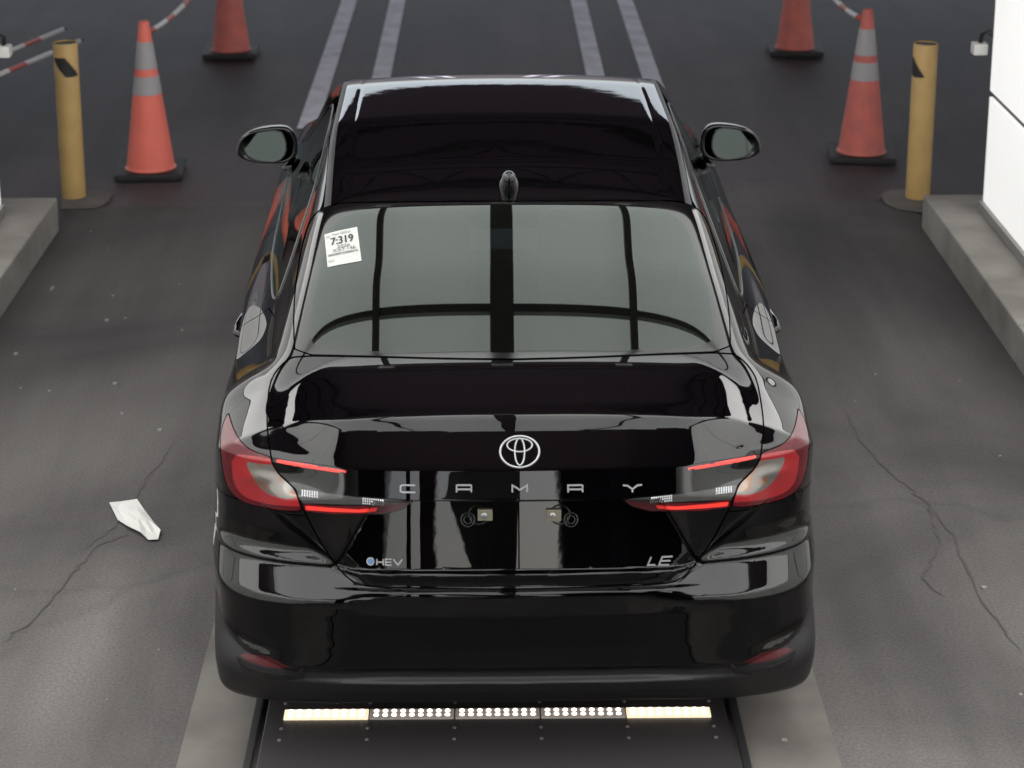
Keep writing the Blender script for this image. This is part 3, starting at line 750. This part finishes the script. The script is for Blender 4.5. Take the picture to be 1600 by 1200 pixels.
# ------------------------------------------------------------------ car details
def px_car(u, v, y):
    r = ray(u, v); return CAM+r*((y-CAM[1])/r[1])
def on_skin(V2, off):
    """lift flat (x, z) points on the rear skin, off metres proud"""
    V2 = np.asarray(V2, float); y = rear_y(V2[:, 0], V2[:, 1]); P = np.stack([V2[:, 0], y, V2[:, 1]], 1)
    return P+normals(P)*off
def stroke_mesh(name, polys, m, parent, off=.004):
    """flat polygons in (x, z) raised off the skin with side walls"""
    mb = MB()
    for p in polys:
        n = len(p); top = on_skin(p, off); bot = on_skin(p, -.001)
        mb.add(list(top)+list(bot), [tuple(range(n))]+[(i, n+i, n+(i+1) % n, (i+1) % n) for i in range(n)])
    return mb.build(name, m, parent)
def thick(line, w):
    """polyline -> list of quads of width w, mitred"""
    L = [np.array(p, float) for p in line]; q = []
    nn = []
    for i in range(len(L)):
        d0 = (L[i]-L[i-1]) if i else (L[1]-L[0]); d1 = (L[i+1]-L[i]) if i < len(L)-1 else d0
        d0 = d0/np.linalg.norm(d0); d1 = d1/np.linalg.norm(d1); n0 = np.array([-d0[1], d0[0]]); n1 = np.array([-d1[1], d1[0]])
        n = n0+n1; n /= np.linalg.norm(n); nn.append(n/max(.5, n@n0))
    for i in range(len(L)-1):
        a, b = L[i], L[i+1]; q.append([a-nn[i]*w/2, b-nn[i+1]*w/2, b+nn[i+1]*w/2, a+nn[i]*w/2])
    return q
GLY = {'C': [[(1, 1), (.12, 1), (0, .85), (0, .15), (.12, 0), (1, 0)]],
       'A': [[(0, 0), (0, .95), (.06, 1), (.94, 1), (1, .95), (1, 0)], [(0, .42), (1, .42)]],
       'M': [[(0, 0), (0, 1), (.5, .35), (1, 1), (1, 0)]],
       'R': [[(0, 0), (0, 1), (.9, 1), (1, .9), (.97, .42)], [(0, .42), (.97, .42), (1, 0)]],
       'Y': [[(-.1, 1), (.18, .95), (.5, .45), (.82, .95), (1.1, 1)], [(.5, .5), (.5, 0)]],
       'H': [[(0, 0), (0, 1)], [(1, 0), (1, 1)], [(0, .5), (1, .5)]],
       'E': [[(1, 1), (0, 1), (0, 0), (1, 0)], [(0, .5), (.95, .5)]],
       'V': [[(0, 1), (.5, 0), (1, 1)]],
       'L': [[(0, 1), (0, 0), (.9, 0)]]}
def letters(name, ch, uc, vc, wpx, hpx, w, slant=0., m=chrome, off=.004):
    p = hit_skin(uc, vc); s = FPX/np.dot(p-CAM, FW); ww = wpx/s; hh = hpx/s/.90
    polys = []
    for line in GLY[ch]:
        polys += thick([(p[0]+(a-.5)*ww+slant*(b-.5)*hh, p[2]+(b-.5)*hh) for a, b in line], w)
    return stroke_mesh(name, polys, m, car, off)
for ch, u in (('C', 637.5), ('A', 725), ('M', 812), ('R', 899), ('Y', 988)):
    letters('letter', ch, u, 763.5, 23 if ch != 'Y' else 25, 9.5, .0042)
for ch, u, w_ in (('H', 594, 10), ('E', 607.5, 10), ('V', 622, 14)): letters('badge_letter', ch, u, 878, w_, 8, .0036)
letters('badge_letter', 'L', 1021, 876, 13, 11, .0042, .45); letters('badge_letter', 'E', 1040, 876, 16, 11, .0042, .45)
# round blue dot of the left badge
p = hit_skin(579, 877); s = FPX/np.dot(p-CAM, FW); rr = 6.2/s
ring_ = [(p[0]+rr*math.cos(a), p[2]+rr*math.sin(a)) for a in np.linspace(0, 2*math.pi, 33)[:-1]]
rin = [(p[0]+rr*.72*math.cos(a), p[2]+rr*.72*math.sin(a)) for a in np.linspace(0, 2*math.pi, 33)[:-1]]
o = stroke_mesh('badge_disc', [ring_], chrome, car, .003)
stroke_mesh('disc_centre', [rin], mat('badge_blue', (.10, .2, .36), .2), o, .0045)

# oval emblem
def ell(cx, cz, a, b, n=48): return [(cx+a*math.cos(t), cz+b*math.sin(t)) for t in np.linspace(0, 2*math.pi, n+1)[:-1]]
p = hit_skin(812, 706); s = FPX/np.dot(p-CAM, FW)
def ring_tube(name, pts, r):
    P = on_skin(pts, .003); n = len(P); mb = MB(); V = []; Fc = []; k = 8
    Nn = normals(on_skin(pts, 0))
    for i in range(n):
        t = P[(i+1) % n]-P[i-1]; t /= np.linalg.norm(t); a = Nn[i]-t*(Nn[i]@t); a /= np.linalg.norm(a); b = np.cross(t, a)
        for j in range(k):
            q = 2*math.pi*j/k; V.append(P[i]+(a*math.cos(q)*.8+b*math.sin(q))*r)
    for i in range(n):
        for j in range(k): Fc.append((i*k+j, i*k+(j+1) % k, ((i+1) % n)*k+(j+1) % k, ((i+1) % n)*k+j))
    return (V, Fc)
mb = MB(); cx, cz = p[0], p[2]; A_, B_ = 30.5/s, 20.5/s/.93
for q in (ell(cx, cz, A_, B_, 64), ell(cx, cz-.0, .25*A_, .86*B_, 40), ell(cx, cz+.42*B_, .64*A_, .42*B_, 48)):
    v_, f_ = ring_tube('e', q, .0030 if q[0][0] > cx+.9*A_ else .0023); mb.add(v_, f_)
mb.build('emblem', chrome, car, smooth=True)

# number-plate clips
brass = mat('clip_plate', (.42, .40, .30), .35, metal=.7)
for u, d in ((758, -1), (865, 1)):
    p = hit_skin(u, 803); y = p[1]
    b = MB(); b.box(p[0]-.021, p[0]+.021, y-.010, y+.004, p[2]-.017, p[2]+.017, .002); o = b.build('plate_clip', brass, car)
    b = MB(); b.lathe([(.0085, 0), (.0085, .004), (.006, .006), (.0, .006)], 20); q = b.build('screw', chrome, o, auto=40)
    q.location = (p[0]-.003, y-.010, p[2]); q.rotation_euler = (R(90), 0, 0)
    p2 = hit_skin(u+d*27, 812)
    b = MB()
    v_, f_ = ring_tube('r', ell(p2[0], p2[2], .019, .019, 32), .0025); b.add(v_, f_)
    v_, f_ = ring_tube('r', ell(p2[0], p2[2], .011, .011, 24), .002); b.add(v_, f_)
    v_, f_ = ring_tube('r', ell(p[0]+d*.018, p[2]-.002, .028, .026, 32), .002); b.add(v_, f_)
    b.build('clip_socket', gloss, car, smooth=True)

# ledge under each bumper reflector
pth = np.array([hit_skin(u, v) for u, v in ((371, 1026), (378, 1033), (390, 1039), (412, 1046), (440, 1050), (462, 1050), (474, 1042))])
for sgn in (1, -1):
    Q = pth*np.array([sgn, 1, 1]); Nn = normals(Q); Nn[:, 2] = 0; Nn /= np.linalg.norm(Nn, axis=1, keepdims=True); n = len(Q)
    w = np.array([.002, .010, .015, .017, .016, .011, .002])[:, None]
    V = np.concatenate([Q-Nn*.01, Q+Nn*w, Q+Nn*w*.8-np.array([0, 0, .008]), Q-Nn*.01-np.array([0, 0, .045])])
    Fc = [(k*n+i, k*n+i+1, (k+1)*n+i+1, (k+1)*n+i) for k in range(3) for i in range(n-1)]
    if sgn < 0: Fc = [f[::-1] for f in Fc]
    o = meshobj('reflector_ledge', V, Fc, trim, car, smooth=False)
# reversing-lamp optics: small bright facets
def facets(u0, v0, u1, v1, nu, nv, name, parent_i):
    for sgn in (0, 1):
        mb = MB()
        for i in range(nu):
            for j in range(nv):
                uu = u0+(u1-u0)*(i+.5)/nu; vv = v0+(v1-v0)*(j+.5)/nv+(uu-u0)*.10
                q = hit_skin(uu, vv); x = q[0] if sgn == 0 else -q[0]
                w = (u1-u0)/nu/520*.30; h = (v1-v0)/nv/520*.36
                P4 = on_skin([(x-w, q[2]-h), (x+w, q[2]-h), (x+w, q[2]+h), (x-w, q[2]+h)], .0035)
                c = P4.mean(0)+normals(P4.mean(0)[None])[0]*.004
                mb.add(list(P4)+[c], [(0, 1, 4), (1, 2, 4), (2, 3, 4), (3, 0, 4)])
        mb.build(name, clear_chrome, parent_i[sgn])
clear_chrome = mat('lamp_facets', (.85, .85, .88), .28, metal=.6)
facets(471, 765, 498, 776, 7, 3, 'lamp_facets', L)
facets(566, 777, 600, 787, 10, 3, 'lamp_facets', L)

# door mirrors
mo = [(369, 238), (371, 224), (381, 211), (400, 203), (432, 199), (452, 201), (463, 214), (466, 236), (459, 250), (442, 256), (408, 256), (386, 252), (374, 246)]
mg = [(379, 232), (386, 216), (402, 207), (438, 203), (447, 218), (448, 237), (436, 251), (410, 252), (389, 247)]
MY = 3.12
mo_w = np.array([px_car(u, v, MY) for u, v in soften(mo, 1)]); mg_w = np.array([px_car(u, v, MY-.008) for u, v in soften(mg, 1)])
ctr = mo_w.mean(0)
for sgn in (1, -1):
    V = []; n = len(mo_w); Fc = []
    for k, (sc, dy) in enumerate(((.86, .004), (.95, -.006), (1., .004), (1.0, .03), (.96, .07), (.86, .11), (.66, .145), (.35, .162))):
        for q in mo_w: V.append(((ctr[0]+(q[0]-ctr[0])*sc)*sgn, MY+dy, ctr[2]+(q[2]-ctr[2])*sc))
    m_ = len(V)//n
    for k in range(m_-1):
        for i in range(n): Fc.append((k*n+i, k*n+(i+1) % n, (k+1)*n+(i+1) % n, (k+1)*n+i))
    Fc.append(tuple(range((m_-1)*n, m_*n))); Fc.append(tuple(range(n-1, -1, -1)))
    if sgn < 0: Fc = [f[::-1] for f in Fc]
    hs = meshobj('door_mirror', V, Fc, paint, car, smooth=True)
    cg = mg_w.mean(0); n2 = len(mg_w)
    Vg = []
    for q in mg_w:
        dx, dz = q[0]-cg[0], q[2]-cg[2]
        Vg.append((q[0]*sgn, MY-.010+MIR_YAW*dx+MIR_TILT*dz, q[2]))
    fg = tuple(range(n2)); gl = meshobj('mirror_glass', Vg, [fg if sgn > 0 else fg[::-1]], mirror_m, hs)
    # gasket ring round the glass
    b = MB(); b.tube([(q[0], q[1]+.001, q[2]) for q in [Vector(v) for v in Vg]]+[Vector(Vg[0])+Vector((0, .001, 0))], .0035, 6, cap=False); b.build('mirror_bezel', trim, hs, smooth=True)
    xi = abs(ctr[0])
    b = MB(); x0 = sgn*-(.86); x1 = sgn*-(xi-.085)
    b.tube([(x0, MY+.07, .955), ((x0+x1)/2, MY+.075, .965), (x1, MY+.075, .985)], [.045, .036, .04], 12); b.build('mirror_foot', gloss, car, smooth=True)

# door handles
for y in (1.47, 2.62):
    for sgn in (-1, 1):
        zz = .865; xs_ = .86
        for _ in range(80): xs_ += .002*(F(np.array([xs_]), np.array([y]), np.array([zz]))[0] < 0)
        b = MB(); pts = [(sgn*(xs_-.004), y-.11, zz), (sgn*(xs_+.012), y-.085, zz+.002), (sgn*(xs_+.016), y, zz+.004), (sgn*(xs_+.012), y+.085, zz+.002), (sgn*(xs_-.004), y+.11, zz)]
        b.tube(pts, [.009, .014, .013, .014, .009], 10); b.build('door_handle', paint, car, smooth=True)
# bright strip along the window line
for sgn in (-1, 1):
    for nm, pl, r_ in (('window_trim', [tuple(q) for q in np.roll(soften(dlo, 2), -16, 0) if q[0] < 2.9], .0038),):
        pts = []
        for y, z in pl:
            x = .5
            for st in (.02, .002, .0004):
                while F(np.array([x]), np.array([y]), np.array([z]))[0] < 0: x += st
                x -= st
            pts.append((sgn*(x+.001), y, z))
        b = MB(); b.tube(pts, r_, 6, cap=False); b.build(nm, trim_line, car, smooth=True)

# wheels
tyre_prof = [(.20, -.095), (.235, -.108), (.29, -.112), (.322, -.104), (.334, -.085), (.336, 0), (.334, .085), (.322, .104), (.29, .112), (.235, .108), (.20, .095)]
rim_m = mat('rim', (.35, .35, .36), .35, metal=.9)
def wheel(y, sgn):
    b = MB(); b.lathe(tyre_prof, 56, cap=False); t = b.build('wheel', rubber, car, auto=50)
    b = MB(); b.lathe([(.215, .10), (.222, .104), (.212, .09), (.20, .03), (.19, -.05)], 48, cap=False)
    for k in range(5):
        a = 2*math.pi*k/5
        for da in (-.16, .16):
            b.tube([(.03*math.cos(a), .03*math.sin(a), .085), (.12*math.cos(a+da*.5), .12*math.sin(a+da*.5), .092), (.212*math.cos(a+da), .212*math.sin(a+da), .088)], [.02, .014, .016], 6)
    b.lathe([(0, .098), (.03, .098), (.036, .085), (.036, .0)], 20, cap=False)
    r_ = b.build('rim', rim_m, t, auto=40)
    b = MB(); b.lathe([(0, .02), (.15, .02), (.15, -.0), (0, -.0)], 32, cap=False); b.build('brake_disc', dchrome, t, auto=40)
    t.location = (sgn*.80, y, .336); t.rotation_euler = (0, R(90)*sgn, 0)
for y in (1.11, 3.93):
    for s_ in (-1, 1): wheel(y, s_)

# shark-fin aerial
p = hit_skin(795, 290); 
V = []; Fc = []; sec = 16; ring_n = 24
for k in range(sec):
    t = k/(sec-1); zz = .058*t; ln = .072*max(0, 1-t**1.3)**.5+.004; wd = .037*max(0, 1-t**1.5)**.6+.002; yc = -.035+.070*(1-t)*.35-.0
    yc = p[1]+.02-.06*t**1.2*1.0
    for j in range(ring_n):
        a = 2*math.pi*j/ring_n; V.append((p[0]+wd*math.sin(a), yc+ln*math.cos(a)*(1.0), float(Hc(yc+ln*math.cos(a)))*(1-t)+(p[2]+.006)*t-.004+zz))
for k in range(sec-1):
    for j in range(ring_n): Fc.append((k*ring_n+j, k*ring_n+(j+1) % ring_n, (k+1)*ring_n+(j+1) % ring_n, (k+1)*ring_n+j))
Fc.append(tuple(range((sec-1)*ring_n, sec*ring_n)))
meshobj('aerial', V, Fc, paint, car, smooth=True)

# cabin seen dimly through the glass
fabric = mat('cabin_fabric', (.05, .048, .05), .8, bump=(200, .3, .002))
b = MB(); b.box(-.62, .62, .52, .98, .985, 1.0, .003); b.build('parcel_shelf', fabric, car)
b = MB(); b.box(-.64, .64, .98, 1.12, .45, 1.12, .03); b.build('rear_seat', fabric, car)
for x in (-.42, 0, .42):
    b = MB(); b.box(x-.12, x+.12, .99, 1.09, 1.10, 1.22, .03); b.build('headrest', fabric, car)
for x in (-.38, .38):
    b = MB(); b.box(x-.25, x+.25, 2.0, 2.16, .4, 1.12, .05); b.box(x-.12, x+.12, 2.02, 2.12, 1.13, 1.28, .03); b.build('front_seat', fabric, car)
b = MB(); b.box(-.70, .70, .7, 3.6, .28, .32); b.build('cabin_floor', fabric, car)
b = MB(); b.box(-.68, .68, 3.1, 3.5, .7, .98, .04); b.build('dashboard', fabric, car)
p = px_car(810, 507, .66)
b = MB(); b.box(p[0]-.11, p[0]+.11, .64, .70, 1.005, 1.04, .004); hm = b.build('high_brake_lamp', gloss, car)
b = MB()
for i in range(9): b.box(p[0]-.095+i*.0215, p[0]-.083+i*.0215, .635, .6385, 1.018, 1.030)
b.build('reflection_dashes', mat('reflection_dashes', (.5, .6, .55), .3, emis=(.6, 1, .8), es=.5), hm)  # glowing dashes imitate a greenish reflection in the rear glass

# window sticker with its printing
stk = np.array([hit_skin(u, v) for u, v in ((512, 418), (565, 408), (558, 355), (507, 367))])
sn = normals(stk).mean(0); sn /= np.linalg.norm(sn)
stk_m = mat('sticker_paper', (.40, .39, .38), .6); ink = mat('sticker_ink', (.02, .02, .022), .6); ink2 = mat('faint_ink', (.11, .11, .11), .6)
N_ = 6
def stk_pts(a, b, off):
    a = np.asarray(a)[:, None]; b = np.asarray(b)[:, None]
    q = newton((stk[0]*(1-a)+stk[1]*a)*(1-b)+(stk[3]*(1-a)+stk[2]*a)*b, 3); return q+normals(q)*off
def stk_pt(a, b, off):
    q = (stk[0]*(1-a)+stk[1]*a)*(1-b)+(stk[3]*(1-a)+stk[2]*a)*b
    q = newton(q[None], 4)[0]; return q+normals(q[None])[0]*off
ga = [i/N_ for j in range(N_+1) for i in range(N_+1)]; gb = [j/N_ for j in range(N_+1) for i in range(N_+1)]
V = list(stk_pts(ga, gb, .0015))+list(stk_pts(ga, gb, .0005))
Fc = [(j*(N_+1)+i, j*(N_+1)+i+1, (j+1)*(N_+1)+i+1, (j+1)*(N_+1)+i) for j in range(N_) for i in range(N_)]
so = meshobj('window_sticker', V, Fc+[tuple(q+(N_+1)**2 for q in f[::-1]) for f in Fc], stk_m, car)
so['label'] = 'white printed paper sticker at the top left of the rear window'
def text_polys(txt, a0, b0, h, wfac, m, name='printing', wid=None, bold=0.):
    c = bpy.data.curves.new('t', 'FONT'); c.body = txt; c.size = 1; c.offset = bold; o = bpy.data.objects.new('t', c); COL.objects.link(o)
    bpy.context.view_layer.update(); dg = bpy.context.evaluated_depsgraph_get(); me = bpy.data.meshes.new_from_object(o.evaluated_get(dg))
    P = np.array([v.co[:] for v in me.vertices]); fs = [tuple(p_.vertices) for p_ in me.polygons]
    bpy.data.objects.remove(o); bpy.data.curves.remove(c); bpy.data.meshes.remove(me)
    mn, mx = P.min(0), P.max(0); P = P-mn; k = h/.72
    W_ = wid if wid else (mx[0]-mn[0])*k*wfac
    P[:, 0] *= W_/(mx[0]-mn[0]); P[:, 1] *= h/(mx[1]-mn[1])
    V = list(stk_pts(a0+P[:, 0], b0+P[:, 1], .0034))
    return V, fs
pr = MB()
for txt, a, b_, h, wd in (('7:319', .17, .60, .215, .66),): pr.add(*text_polys(txt, a, b_, h, 1, ink, wid=wd)); pr.add(*text_polys(txt, a+.009, b_, h, 1, ink, wid=wd)); pr.add(*text_polys(txt, a+.018, b_, h, 1, ink, wid=wd))
pr.build('printing', ink, so)
pr = MB()
for txt, a, b_, h, wd in (('Date 2026 JL', .24, .86, .075, .56), ('2026', .34, .475, .085, .38), ('XX7.146', .20, .375, .095, .68), ('8.5.A1', .05, .12, .05, .16), ('EXP', .05, .85, .045, .12)):
    pr.add(*text_polys(txt, a, b_, h, 1, ink2, wid=wd))
a = .06; rs = random.Random(3)
while a < .94:
    w_ = rs.choice((.006, .010, .016)); pr.add([stk_pt(a, .285, .0034), stk_pt(a+w_, .285, .0034), stk_pt(a+w_, .345, .0034), stk_pt(a, .345, .0034)], [(0, 1, 2, 3)]); a += w_+rs.choice((.006, .010))
pr.build('small_printing', ink2, so)
